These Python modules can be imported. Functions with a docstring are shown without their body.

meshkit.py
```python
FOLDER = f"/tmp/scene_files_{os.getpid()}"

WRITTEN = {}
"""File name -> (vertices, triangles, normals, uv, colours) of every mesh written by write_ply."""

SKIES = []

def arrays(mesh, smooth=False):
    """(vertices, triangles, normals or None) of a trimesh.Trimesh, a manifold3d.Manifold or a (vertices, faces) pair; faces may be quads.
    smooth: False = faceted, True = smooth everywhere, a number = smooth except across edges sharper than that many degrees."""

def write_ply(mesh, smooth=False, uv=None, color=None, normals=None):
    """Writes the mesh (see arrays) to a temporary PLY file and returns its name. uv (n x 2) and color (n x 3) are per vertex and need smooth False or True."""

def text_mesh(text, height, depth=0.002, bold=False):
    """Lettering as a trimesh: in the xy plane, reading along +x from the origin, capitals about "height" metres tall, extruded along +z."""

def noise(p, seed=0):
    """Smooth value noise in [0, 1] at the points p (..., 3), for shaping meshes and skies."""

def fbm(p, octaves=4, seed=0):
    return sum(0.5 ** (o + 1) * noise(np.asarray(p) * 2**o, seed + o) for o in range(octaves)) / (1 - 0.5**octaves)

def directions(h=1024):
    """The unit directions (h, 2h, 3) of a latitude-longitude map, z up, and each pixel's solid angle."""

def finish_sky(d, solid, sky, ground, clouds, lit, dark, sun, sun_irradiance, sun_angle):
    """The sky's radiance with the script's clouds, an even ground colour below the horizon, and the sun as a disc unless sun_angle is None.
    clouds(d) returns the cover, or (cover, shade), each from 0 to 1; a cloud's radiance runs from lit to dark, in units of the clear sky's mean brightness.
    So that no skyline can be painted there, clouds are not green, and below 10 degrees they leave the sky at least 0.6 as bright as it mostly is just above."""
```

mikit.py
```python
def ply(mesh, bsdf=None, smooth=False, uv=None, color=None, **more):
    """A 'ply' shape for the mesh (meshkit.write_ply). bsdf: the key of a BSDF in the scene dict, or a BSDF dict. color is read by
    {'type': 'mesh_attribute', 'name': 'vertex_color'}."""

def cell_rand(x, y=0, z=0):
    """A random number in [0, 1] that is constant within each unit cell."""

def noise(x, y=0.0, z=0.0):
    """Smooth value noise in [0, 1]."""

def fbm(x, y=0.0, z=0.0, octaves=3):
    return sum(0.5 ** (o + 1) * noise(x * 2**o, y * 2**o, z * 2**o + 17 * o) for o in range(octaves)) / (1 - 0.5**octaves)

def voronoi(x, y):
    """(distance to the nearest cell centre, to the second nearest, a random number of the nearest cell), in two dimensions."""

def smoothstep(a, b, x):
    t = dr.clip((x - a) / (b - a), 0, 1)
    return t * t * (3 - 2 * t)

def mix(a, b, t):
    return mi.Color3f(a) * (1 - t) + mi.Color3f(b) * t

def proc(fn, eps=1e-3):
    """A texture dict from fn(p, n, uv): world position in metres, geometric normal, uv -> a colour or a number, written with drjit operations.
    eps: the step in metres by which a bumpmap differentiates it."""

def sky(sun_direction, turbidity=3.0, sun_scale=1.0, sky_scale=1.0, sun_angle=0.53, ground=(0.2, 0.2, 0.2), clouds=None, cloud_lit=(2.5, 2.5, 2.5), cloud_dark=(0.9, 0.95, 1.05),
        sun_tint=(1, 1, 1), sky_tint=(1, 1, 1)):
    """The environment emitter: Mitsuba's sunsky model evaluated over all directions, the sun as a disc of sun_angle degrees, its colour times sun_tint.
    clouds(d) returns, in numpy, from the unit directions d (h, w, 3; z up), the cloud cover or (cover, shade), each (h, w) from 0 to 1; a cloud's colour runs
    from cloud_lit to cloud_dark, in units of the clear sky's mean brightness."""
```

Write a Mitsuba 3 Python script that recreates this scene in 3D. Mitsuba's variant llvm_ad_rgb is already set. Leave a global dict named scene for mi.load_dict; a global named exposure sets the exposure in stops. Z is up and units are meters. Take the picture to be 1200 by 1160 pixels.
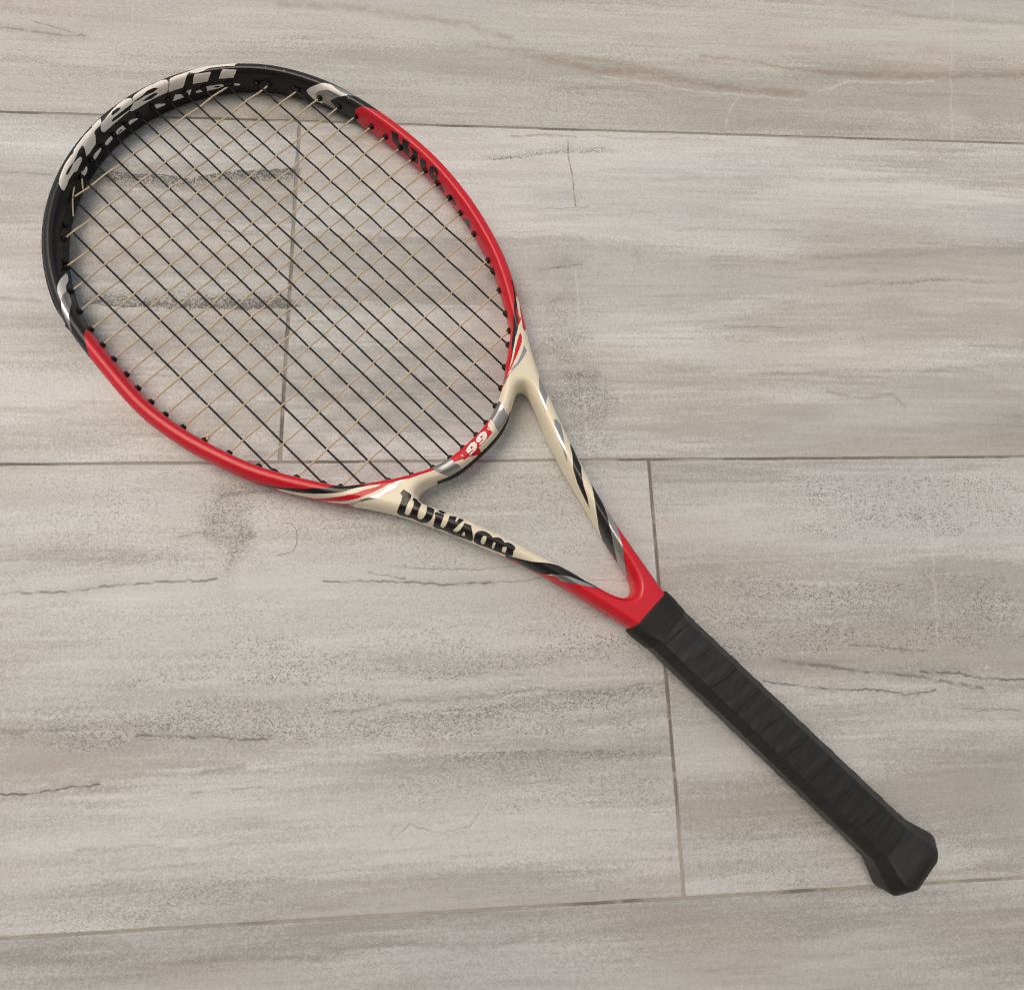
import math
import numpy as np
import shapely
import trimesh
from scipy.interpolate import CubicSpline, PchipInterpolator, LinearNDInterpolator, NearestNDInterpolator
from scipy.spatial import cKDTree
from shapely import Polygon
import drjit as dr
import mitsuba as mi
import mikit
from mikit import noise, fbm, cell_rand, smoothstep, mix

T = mi.ScalarTransform4f
scene, labels = {'type': 'scene'}, {}

# ---------------------------------------------------------------- camera, daylight, exposure
CAM_H = 0.40218                                               # the camera looks down from about 0.4 m
RIGHT, UP, BACK = np.array([0.997031, -0.029446, 0.071150]), np.array([0.011434, 0.970366, 0.241370]), np.array([-0.076148, -0.239839, 0.967821])
eye = np.array([0.0, 0.0, CAM_H])
scene['camera'] = {'type': 'perspective', 'fov': 75.924, 'fov_axis': 'x', 'near_clip': 0.02, 'far_clip': 60.0,
                   'to_world': T().look_at(origin=eye.tolist(), target=(eye - BACK).tolist(), up=UP.tolist())}
scene['sky'] = mikit.sky((-0.40, 0.22, 0.89), turbidity=3, sun_scale=0.46, sun_angle=38, sun_tint=(1.0, 0.985, 0.965), ground=(0.4, 0.38, 0.36), clouds=lambda d: 1.0, cloud_lit=(1.62, 1.68, 1.78))
exposure = 1.53


def bsdf(name, **k):
    scene[name] = {'type': 'principled', **{a: ({'type': 'rgb', 'value': list(b)} if isinstance(b, (tuple, list)) else b) for a, b in k.items()}}


def add(key, mesh, mat, smooth=False, label=None, category=None, group=None, kind=None, **more):
    base, n = key, 0
    while key in scene:
        n += 1
        key = f'{base}_{n:03d}'
    scene[key] = mikit.ply(mesh, mat, smooth, **more)
    note = {k: v for k, v in dict(label=label, category=category, group=group, kind=kind).items() if v}
    if note:
        labels[key] = note
    return key

# ---------------------------------------------------------------- the floor: wood-look porcelain tiles on a bed of grout
ROW_Y, ROW_H, TILE_L = 0.12236, 0.25561, 1.02
JOINT = {0: -0.11314, -1: 0.12166, 1: 0.62, -2: 0.66, 2: -0.03, -3: -0.11}
GAP, GAP_END = 0.0011, 0.0016
CRACKS_AND_STREAKS = [  # dark cracks, pale veins and pale upright streaks
    [[[-0.2669, 0.0434], [-0.2469, 0.0452], [-0.228, 0.0448], [-0.2044, 0.0472], [-0.1883, 0.0495], [-0.1722, 0.0492], [-0.1591, 0.0498], [-0.1465, 0.0512]], 0.9, 0.62, 0],
    [[[-0.1712, 0.0756], [-0.1615, 0.0781], [-0.1512, 0.0802]], 0.5, 0.45, 0],
    [[[-0.1468, 0.1018], [-0.1352, 0.1034], [-0.1178, 0.1047]], 1.5, 0.4, 0],
    [[[-0.083, 0.0478], [-0.0653, 0.0469], [-0.044, 0.046], [-0.0242, 0.0454], [-0.0044, 0.0439], [0.0175, 0.0447]], 0.7, 0.6, 0],
    [[[-0.0566, 0.0517], [-0.035, 0.0477]], 0.5, 0.45, 0],
    [[[-0.0441, 0.0551], [-0.0116, 0.0539], [0.0066, 0.0523], [0.0324, 0.0541]], 0.4, 0.35, 0],
    [[[0.0029, 0.0432], [0.0469, 0.0459]], 0.5, 0.3, 0],
    [[[0.0692, 0.0454], [0.101, 0.0442]], 0.5, 0.35, 0],
    [[[-0.2509, -0.0635], [-0.2377, -0.064], [-0.2246, -0.0633], [-0.2145, -0.062], [-0.1994, -0.0616]], 0.6, 0.7, 0],
    [[[-0.1828, -0.0358], [-0.1643, -0.037], [-0.1425, -0.0377], [-0.1236, -0.0404], [-0.1114, -0.0404]], 0.8, 0.55, 0],
    [[[-0.2556, -0.0319], [-0.2365, -0.0308], [-0.2197, -0.0318]], 1.5, 0.25, 0],
    [[[-0.0801, -0.0277], [-0.0582, -0.0275], [-0.0361, -0.0226], [-0.0084, -0.0226], [0.016, -0.0217], [0.0408, -0.0194], [0.055, -0.0199], [0.0764, -0.0206], [0.0963, -0.0203], [0.1056, -0.0179], [0.1202, -0.0176]], 0.9, 0.28, 0],
    [[[0.0806, 0.3681], [0.08, 0.3569], [0.0822, 0.3386], [0.0839, 0.3118]], 0.6, 0.75, 1],
    [[[0.0561, 0.3093], [0.0807, 0.31], [0.0932, 0.3124]], 0.5, 0.35, 1],
    [[[0.0554, 0.26], [0.0857, 0.2652]], 1.1, 0.5, 0],
    [[[0.1251, 0.2796], [0.1251, 0.2727]], 0.4, 0.4, 0],
    [[[0.1542, 0.2934], [0.186, 0.2966], [0.2113, 0.2954], [0.2435, 0.2961]], 0.5, 0.4, 1],
    [[[0.0396, 0.3703], [0.0649, 0.3727], [0.0871, 0.3713]], 1.0, 0.5, 1],
    [[[0.1032, 0.3726], [0.1679, 0.3727], [0.2007, 0.3723]], 0.7, 0.3, 1],
    [[[0.0373, 0.2901], [0.0676, 0.2915], [0.0748, 0.2889]], 0.5, 0.4, 1],
    [[[0.2503, 0.1693], [0.2772, 0.1655], [0.296, 0.168], [0.3037, 0.1593]], 1.2, 0.4, 1],
    [[[0.1837, 0.2188], [0.2327, 0.2173]], 0.4, 0.35, 0],
    [[[0.2818, 0.2124], [0.2831, 0.2013]], 0.3, 0.35, 0],
    [[[0.1112, 0.4279], [0.1459, 0.4227], [0.1854, 0.4165], [0.2189, 0.4144], [0.2663, 0.4119]], 1.1, 0.5, 2],
    [[[0.2814, 0.421], [0.3074, 0.4319], [0.3461, 0.4316], [0.3788, 0.4351]], 1.1, 0.5, 2],
    [[[0.2193, 0.4184], [0.2071, 0.3996], [0.202, 0.3839]], 0.8, 0.4, 2],
    [[[0.4108, 0.5187], [0.396, 0.4527], [0.3826, 0.3787]], 0.9, 0.28, 2],
    [[[0.3793, 0.4561], [0.3916, 0.4525], [0.3971, 0.451]], 0.7, 0.35, 2],
    [[[0.3092, 0.1231], [0.3047, 0.0621], [0.2968, -0.0026]], 0.8, 0.28, 2],
    [[[0.0813, 0.2618], [0.0805, 0.1938], [0.0823, 0.1247]], 0.7, 0.3, 2],
    [[[0.0525, 0.2151], [0.0967, 0.2193]], 0.5, 0.3, 2],
    [[[-0.2382, 0.4809], [-0.2362, 0.4341], [-0.2434, 0.3817]], 0.8, 0.22, 2],
    [[[0.0594, 0.4773], [0.0477, 0.3857]], 0.7, 0.22, 2],
    [[[-0.3277, 0.4508], [-0.3098, 0.4479], [-0.2891, 0.4467], [-0.2684, 0.4463]], 1.3, 0.4, 0],
    [[[-0.305, 0.4559], [-0.2839, 0.4516], [-0.2746, 0.4482]], 0.5, 0.5, 0],
    [[[-0.1314, 0.4831], [-0.0678, 0.481], [0.0098, 0.4705], [0.0423, 0.46]], 3.5, 0.3, 1],
    [[[-0.08, 0.4617], [-0.0418, 0.4541], [-0.0066, 0.4502]], 0.8, 0.4, 2],
    [[[0.0419, 0.4479], [0.1069, 0.4333], [0.1466, 0.432], [0.2161, 0.4198], [0.2671, 0.418]], 3.8, 0.42, 1],
    [[[0.016, 0.4514], [0.0681, 0.4475], [0.1206, 0.4404], [0.1734, 0.4316]], 2.4, 0.3, 1],
    [[[0.1889, 0.451], [0.2295, 0.4464], [0.284, 0.4391], [0.4575, 0.4462]], 1.6, 0.34, 1],
    [[[0.2841, 0.4399], [0.319, 0.4382], [0.3978, 0.4402], [0.4571, 0.4445]], 2.6, 0.46, 1],
    [[[0.0434, 0.4973], [0.2078, 0.5]], 2.0, 0.15, 1],
    [[[0.2512, 0.5086], [0.3234, 0.5092], [0.3802, 0.4992], [0.4692, 0.4971]], 2.0, 0.2, 1],
    [[[0.1899, -0.0057], [0.2178, -0.0101], [0.2455, -0.015], [0.2765, -0.0178], [0.2983, -0.0233], [0.3205, -0.0268]], 1.5, 0.5, 0],
    [[[0.283, -0.0162], [0.3077, -0.0182], [0.33, -0.0222], [0.3491, -0.0229]], 1.0, 0.6, 0],
    [[[0.1821, -0.0186], [0.1978, -0.0211], [0.2158, -0.0234], [0.2279, -0.0244]], 0.7, 0.6, 0],
    [[[0.2297, -0.0249], [0.2541, -0.0259], [0.2701, -0.0289], [0.2891, -0.0275]], 0.7, 0.6, 0],
    [[[0.3062, -0.0392], [0.341, -0.0409]], 0.6, 0.4, 0],
    [[[0.2383, 0.0016], [0.2892, -0.0037]], 0.7, 0.35, 0],
    [[[-0.103, 0.1511], [-0.0655, 0.1504], [-0.0221, 0.1491], [0.0164, 0.1472]], 0.5, 0.2, 0],
    [[[-0.111, 0.2605], [-0.0684, 0.26], [-0.0223, 0.2581], [0.0246, 0.2602]], 0.6, 0.3, 1],
    [[[-0.1802, 0.2881], [-0.1594, 0.2872], [-0.1462, 0.2842], [-0.1211, 0.2907], [-0.1124, 0.2882]], 1.2, 0.35, 1],
    [[[-0.1668, 0.295], [-0.1468, 0.2928]], 0.8, 0.3, 1],
    [[[-0.3096, 0.3295], [-0.293, 0.3287], [-0.2752, 0.3279]], 0.5, 0.4, 0],
    [[[-0.2841, 0.1588], [-0.2535, 0.1554], [-0.229, 0.1622]], 2.0, 0.2, 1],
    [[[-0.2209, 0.1818], [-0.1843, 0.1807]], 1.0, 0.2, 0],
    [[[-0.2953, 0.2338], [-0.2716, 0.2323]], 1.5, 0.22, 0],
    [[[-0.0404, -0.0965], [-0.0311, -0.0883], [-0.017, -0.0933], [0.0011, -0.0919], [0.0069, -0.0856]], 0.5, 0.3, 0],
    [[[-0.0428, -0.0934], [-0.0396, -0.0892]], 0.4, 0.4, 0],
    [[[-0.1442, -0.0562], [-0.1236, -0.0548]], 1.4, 0.3, 0],
    [[[-0.2075, -0.0936], [-0.1814, -0.0924], [-0.1501, -0.0947]], 0.8, 0.28, 1],
    [[[-0.1502, -0.0669], [-0.1113, -0.065]], 0.5, 0.3, 0],
    [[[-0.2525, -0.0526], [-0.2216, -0.0521]], 2.5, 0.2, 1],
    [[[-0.0755, -0.1473], [-0.0307, -0.147], [0.0058, -0.1503], [0.0336, -0.1486]], 1.5, 0.15, 0],
    [[[-0.1476, -0.1483], [-0.1107, -0.1492], [-0.0754, -0.1513]], 1.5, 0.15, 0],
    [[[0.1312, -0.1704], [0.156, -0.1637], [0.2146, -0.1662]], 1.2, 0.15, 1],
    [[[0.2342, 0.2747], [0.4193, 0.281]], 1.5, 0.12, 0],
    [[[0.1389, 0.3367], [0.2299, 0.3408], [0.3299, 0.3408]], 2.0, 0.12, 0],
    [[[0.1976, 0.1817], [0.398, 0.1888]], 1.5, 0.12, 0],
]
SMEARS = [
    [[[-0.2546, 0.3319], [-0.2106, 0.3305], [-0.1854, 0.3285], [-0.1514, 0.3351], [-0.1131, 0.3384]], -1, 6.5, 1.3, 0],
    [[[-0.2444, 0.2302], [-0.2155, 0.2287], [-0.1887, 0.2284], [-0.1507, 0.2275], [-0.1089, 0.2293]], 1, 7.0, 1.3, 0],
    [[[0.0143, 0.3481], [0.039, 0.3504], [0.0642, 0.3549], [0.08, 0.3569], [0.115, 0.3581]], 1, 5.0, 0.26, 0],
    [[[0.2497, 0.2488], [0.2819, 0.252], [0.3472, 0.2551], [0.4136, 0.256]], -1, 3.0, 0.18, 0],
    [[[-0.0799, -0.0333], [-0.0414, -0.0295], [0.0079, -0.0274], [0.0534, -0.0213], [0.1201, -0.0191]], -1, 8.0, 0.16, 0],
    [[[-0.0555, -0.0512], [-0.0218, -0.0525], [0.0271, -0.0525], [0.077, -0.0535], [0.1199, -0.0561]], -1, 6.0, 0.18, 0],
    [[[-0.1034, -0.0407], [-0.0604, -0.0437], [-0.012, -0.0492]], 1, 6.0, 0.14, 1],
]
BLOTS = [
    [-0.1446, 0.0868, 0.0121, 0.0324, 0.3, 1],
    [-0.1359, 0.0621, 0.0095, 0.023, 0.24, 0],
    [-0.1341, 0.0803, 0.0045, 0.0268, 0.12, 0],
    [-0.1485, 0.0911, 0.0111, 0.014, 0.15, 0],
    [0.0756, 0.1876, 0.0186, 0.0708, 0.2, 0],  # grey patches stretched upright, right of the racket throat
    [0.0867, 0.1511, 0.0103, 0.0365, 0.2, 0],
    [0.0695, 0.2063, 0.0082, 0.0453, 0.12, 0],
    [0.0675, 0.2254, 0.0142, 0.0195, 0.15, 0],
    [0.3859, 0.3987, 0.0157, 0.018, 0.3, 2],
    [-0.1514, 0.0965, 0.0203, 0.0097, 0.1, 1],
    [-0.0337, 0.2371, 0.0345, 0.026, 0.08, 1],
    [-0.1828, -0.0354, 0.0794, 0.01, 0.12, 0],
    [0.3685, 0.2631, 0.0944, 0.0171, 0.06, 2],
    [0.3038, 0.3877, 0.1559, 0.0321, 0.13, 1],
    [0.1338, 0.2729, 0.075, 0.0208, 0.06, 1],
    [-0.011, 0.1873, 0.0282, 0.0148, 0.14, 1],
    [-0.0654, 0.1458, 0.0324, 0.0128, 0.12, 0],
    [-0.1233, 0.3324, 0.0152, 0.0098, 0.2, 1],
    [0.1501, 0.3189, 0.0772, 0.0101, 0.1, 1],
    [0.3409, 0.291, 0.0811, 0.0072, 0.1, 1],
    [0.3112, 0.2726, 0.1066, 0.0064, 0.08, 0],
    [0.2157, 0.3316, 0.0262, 0.0089, 0.07, 0],
    [-0.1567, -0.12, 0.0532, 0.0107, 0.08, 0],
    [0.3176, -0.0638, 0.0439, 0.0146, 0.06, 0],
    [-0.1244, 0.0696, 0.0354, 0.0105, 0.12, 2],
    [-0.2391, 0.0465, 0.0382, 0.006, 0.12, 2],
    [-0.2213, 0.0973, 0.0598, 0.0107, 0.1, 2],
    [0.2315, 0.083, 0.07, 0.0057, 0.16, 2],
    [0.1737, -0.0168, 0.0321, 0.006, 0.2, 2],
    [0.0765, -0.0614, 0.0453, 0.0046, 0.1, 2],
    [-0.0314, -0.0594, 0.0485, 0.0055, 0.1, 2],
]
PITTED = [
    [-0.0831, 0.0866, 0.1905, 0.0321, 0.62],
    [-0.0677, 0.0253, 0.1971, 0.0125, 0.5],
    [-0.037, 0.0022, 0.1643, 0.0122, 1.0],
    [-0.0663, -0.0309, 0.1904, 0.0123, 0.95],
    [0.2926, 0.0902, 0.0945, 0.0211, 1.1],
    [0.2525, 0.02, 0.1175, 0.0237, 1.1],
    [0.0353, -0.0687, 0.0857, 0.0159, 0.6],
    [-0.1537, -0.1199, 0.0638, 0.0143, 0.55],
    [0.0627, -0.1186, 0.0563, 0.0107, 0.45],
    [0.1729, -0.1107, 0.0502, 0.0199, 0.5],
    [-0.1733, 0.2341, 0.0641, 0.0062, 1.0],
    [0.0812, 0.1531, 0.0199, 0.0283, 0.7],
    [-0.1827, 0.3265, 0.0654, 0.0062, 0.6],
    [0.2829, -0.1024, 0.0473, 0.016, 0.35],
    [0.12, -0.1568, 0.1955, 0.0205, 0.12],
]


def row_of(y):
    return dr.floor((y - ROW_Y) / ROW_H)


def tile_parts(p):
    """The printed pattern, the pale streaks and the blots: (tint field, streaks, marks by colour, pits)."""
    x, y = p.x, p.y
    row = row_of(y)
    seed = row * 7.31 + dr.select((row == 0) & (x < JOINT[0]), 3.7, 0.0) + dr.select((row == -1) & (x > JOINT[-1]), 5.9, 0.0)
    wob = noise(x * 9, y * 30, seed) - 0.5
    ys = y + 0.006 * wob
    broad = fbm(x * 2.4, ys * 23, seed, 4)
    fine = fbm(x * 26, ys * 420, seed + 2, 3)
    hair = noise(x * 60, ys * 1500, seed + 5)
    tint = fbm(x * 7, ys * 26, seed + 11, 3)
    yj = y + 0.0019 * (noise(x * 85, seed, 4.0) - 0.5) + 0.0013 * (noise(x * 420, y * 300, 9.0) - 0.5)
    xj = x + 0.0014 * (noise(y * 120, x * 40, 3.0) - 0.5)
    broken = smoothstep(0.18, 0.6, noise(x * 210, y * 330, 7.0))
    marks = [mi.Float(0.0), mi.Float(0.0), mi.Float(0.0)]
    soft = []
    for pts, w, s, c in CRACKS_AND_STREAKS:
        d = mi.Float(9.0)
        for (ax, ay), (bx, by) in zip(pts[:-1], pts[1:]):
            ex, ey = bx - ax, by - ay
            t = dr.clip(((xj - ax) * ex + (yj - ay) * ey) / (ex * ex + ey * ey), 0, 1)
            d = dr.minimum(d, dr.square(xj - ax - t * ex) + dr.square(yj - ay - t * ey))
        marks[c] = dr.maximum(marks[c], 1.25 * s * dr.exp(-d / (w * 0.001) ** 2) * (0.45 + 0.55 * broken))
        if c == 0 and s > 0.35:
            soft.append((0.30 * s, d / (w * 0.0042) ** 2))
    g = 0.5 * noise(x * 1050, y * 1500, 51.0) + 0.5 * noise(x * 1900, y * 2600, 52.0)
    cloud = 0.35 + 1.3 * noise(x * 55, y * 160, 21.0) * noise(x * 14, y * 60, 22.0) ** 0.5
    for s, d in soft:                                        # the stain that the printed cracks bleed into the grain
        marks[0] = dr.maximum(marks[0], s * dr.exp(-d) * cloud * (0.5 + g))
    for pts, side, fade, s, c in SMEARS:
        e = mi.Float(pts[0][1])
        for (ax, ay), (bx, by) in zip(pts[:-1], pts[1:]):
            e = dr.select(x > ax, ay + (by - ay) * dr.clip((x - ax) / (bx - ax), 0, 1), e)
        v = (e - yj) if side < 0 else (yj - e)
        if side < 0 and pts[0][1] < ROW_Y + 0.13 and pts[0][1] > ROW_Y + 0.08:
            v = yj - e
        ends = smoothstep(pts[0][0] - 0.004, pts[0][0] + 0.02, x) * (1 - smoothstep(pts[-1][0] - 0.01, pts[-1][0] + 0.006, x))
        marks[c] = dr.maximum(marks[c], s * ends * smoothstep(-0.0002, 0.0004, v) * dr.exp(-dr.square(v / (fade * 0.001))) * cloud * (0.35 + 2.6 * smoothstep(0.36, 0.68, g)))
    wx, wy = x + 0.02 * (noise(x * 60, y * 90, 31.0) - 0.5), y + 0.012 * (noise(x * 50, y * 110, 32.0) - 0.5)
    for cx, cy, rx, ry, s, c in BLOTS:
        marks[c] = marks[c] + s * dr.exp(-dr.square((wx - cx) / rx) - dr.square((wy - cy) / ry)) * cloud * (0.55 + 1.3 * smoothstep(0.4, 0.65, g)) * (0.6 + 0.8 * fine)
    zone = mi.Float(0.10)
    for cx, cy, rx, ry, s in PITTED:
        q = dr.maximum(dr.abs(wx - cx) / rx, dr.abs(wy - cy) / ry)
        zone = dr.maximum(zone, s * (1 - smoothstep(0.75, 1.15, q)))
    zone = zone * (0.45 + 0.8 * noise(x * 30, y * 110, 41.0))
    pits = zone * smoothstep(0.52, 0.78, g)
    pale = zone * smoothstep(0.48, 0.25, g)
    return broad, fine, hair, tint, marks, pits, pale, seed


def tile_color(p, n, uv):
    broad, fine, hair, tint, marks, pits, pale, seed = tile_parts(p)
    x, y = p.x, p.y
    grain = noise(x * 1250, y * 1600, 61.0)
    torn = 0.16 * (fine - 0.5) + 0.10 * (grain - 0.5)
    wash = smoothstep(0.40, 0.60, broad + torn)
    wash2 = smoothstep(0.47, 0.55, fbm(x * 6.5, y * 44 + 0.25 * tint, seed + 17, 3) + torn)
    c = mix((0.408, 0.392, 0.366), (0.570, 0.566, 0.552), 0.78 * wash + 0.22 * wash2)
    c = mix(c, (0.470, 0.408, 0.352), 0.36 * smoothstep(0.52, 0.72, tint))
    c = mix(c, (0.500, 0.508, 0.505), 0.38 * smoothstep(0.48, 0.28, tint))
    lines = smoothstep(0.62, 0.84, noise(x * 9, y * 560 + 30 * fine, seed + 8)) * smoothstep(0.35, 0.75, noise(x * 5, y * 40, seed + 9))
    smoky = smoothstep(0.52, 0.78, noise(x * 5.0, y * 48 + 2.0 * tint, seed + 27)) * smoothstep(0.35, 0.65, noise(x * 3, y * 16, seed + 31))
    c = c * (0.82 + 0.16 * fine + 0.07 * hair + 0.15 * grain - 0.09 * lines - 0.12 * smoky)
    c = mix(c, (0.66, 0.65, 0.63), dr.clip(marks[2] + 0.20 * pale, 0, 0.85))
    c = mix(c, (0.290, 0.225, 0.165), dr.clip(marks[1], 0, 0.8))
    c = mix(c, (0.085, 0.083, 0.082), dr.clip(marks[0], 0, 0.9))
    c = mix(c, (0.150, 0.140, 0.127), dr.clip(0.66 * pits, 0, 0.8))
    row = row_of(y)
    tone = dr.select(row == 0, dr.select(x < JOINT[0], mi.Color3f(1.05, 1.09, 1.155), mi.Color3f(1.05, 1.09, 1.15)), mi.Color3f(0.92, 0.93, 0.925))
    tone = dr.select(row == -1, dr.select(x < JOINT[-1], mi.Color3f(0.98, 1.025, 1.09), mi.Color3f(0.94, 0.98, 1.045)), tone)
    tone = dr.select(row == -2, mi.Color3f(0.84, 0.88, 0.945), tone)
    return c * tone


def tile_relief(p, n, uv):
    x, y = p.x, p.y
    return 0.00022 * fbm(x * 30, y * 300, 1.0, 2) + 0.00010 * noise(x * 800, y * 800, 2.0)


def grout_color(p, n, uv):
    d = fbm(p.x * 160, p.y * 160, 3.0, 3)
    damp = smoothstep(0.5, 0.72, noise(p.x * 26, p.y * 26, 8.0))
    return mix(mix((0.36, 0.345, 0.32), (0.21, 0.195, 0.175), damp), (0.43, 0.41, 0.38), smoothstep(0.55, 0.8, d) * 0.7)


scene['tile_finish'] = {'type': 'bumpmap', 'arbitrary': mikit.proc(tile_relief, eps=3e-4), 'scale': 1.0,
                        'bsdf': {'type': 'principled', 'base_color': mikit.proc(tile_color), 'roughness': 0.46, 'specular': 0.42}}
scene['grout'] = {'type': 'diffuse', 'reflectance': mikit.proc(grout_color)}
bed = trimesh.creation.box((7, 7, 0.05))
bed.apply_translation((0, 0, -0.0256))
add('floor', bed, 'grout', kind='structure')


def tile_mesh(x0, x1, y0, y1, rng):
    """A slab with softly rounded, very slightly uneven top edges."""
    rings = [(0.0, -0.009), (0.0, -0.0007), (0.00012, -0.00032), (0.00035, -0.0001), (0.0008, 0.0)]
    nx = max(2, int((x1 - x0) / 0.012))
    ring = []
    xs = np.linspace(x0, x1, nx)
    ys = np.linspace(y0, y1, 12)
    base = np.vstack([np.c_[xs, np.full(nx, y0)][:-1], np.c_[np.full(12, x1), ys][:-1], np.c_[xs[::-1], np.full(nx, y1)][:-1], np.c_[np.full(12, x0), ys[::-1]][:-1]])
    nrm = np.sign(np.c_[np.where(base[:, 0] <= x0 + 1e-9, 1, 0) - np.where(base[:, 0] >= x1 - 1e-9, 1, 0), np.where(base[:, 1] <= y0 + 1e-9, 1, 0) - np.where(base[:, 1] >= y1 - 1e-9, 1, 0)])
    rough = rng.uniform(0, 0.00035, len(base))[:, None]
    V = np.vstack([np.c_[base + nrm * (d + rough), np.full(len(base), z)] for d, z in rings])
    m = len(base)
    i = np.arange(m)
    j = (i + 1) % m
    F = [np.c_[k * m + i, k * m + j, (k + 1) * m + j] for k in range(len(rings) - 1)] + [np.c_[k * m + i, (k + 1) * m + j, (k + 1) * m + i] for k in range(len(rings) - 1)]
    top = (len(rings) - 1) * m
    a, b = np.arange(nx - 1), 0
    V = np.vstack([V, [[(x0 + x1) / 2, (y0 + y1) / 2, 0.0]]])
    F.append(np.c_[top + i, top + j, np.full(m, len(V) - 1)])
    return trimesh.Trimesh(V, np.vstack(F), process=False)


rng = np.random.default_rng(4)
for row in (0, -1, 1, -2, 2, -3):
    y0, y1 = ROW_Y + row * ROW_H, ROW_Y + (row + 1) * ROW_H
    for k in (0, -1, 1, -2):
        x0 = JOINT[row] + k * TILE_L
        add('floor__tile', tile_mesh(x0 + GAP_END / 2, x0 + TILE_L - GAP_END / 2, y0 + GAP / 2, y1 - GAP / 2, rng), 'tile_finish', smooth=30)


# ---------------------------------------------------------------- unseen wall, left return and overhang, added to shade the near floor
scene['plaster'] = {'type': 'diffuse', 'reflectance': mikit.proc(lambda p, n, uv: mi.Color3f(0.40, 0.37, 0.33) * (0.9 + 0.2 * fbm(p.x * 6, p.y * 6, p.z * 6, 3)))}


def slab(x0, x1, y0, y1, z0, z1):
    m = trimesh.creation.box((x1 - x0, y1 - y0, z1 - z0))
    m.apply_translation(((x0 + x1) / 2, (y0 + y1) / 2, (z0 + z1) / 2))
    return m


add('added_shade_eaves', slab(-1.15, 3.2, -1.1, -0.45, 2.45, 2.6), 'plaster', kind='structure')
add('added_shade_wall', trimesh.util.concatenate([slab(-1.15, 3.2, -0.90, -0.66, -0.001, 2.448), slab(-1.15, -0.62, -0.658, -0.40, -0.001, 2.448)]), 'plaster', kind='structure')

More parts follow.
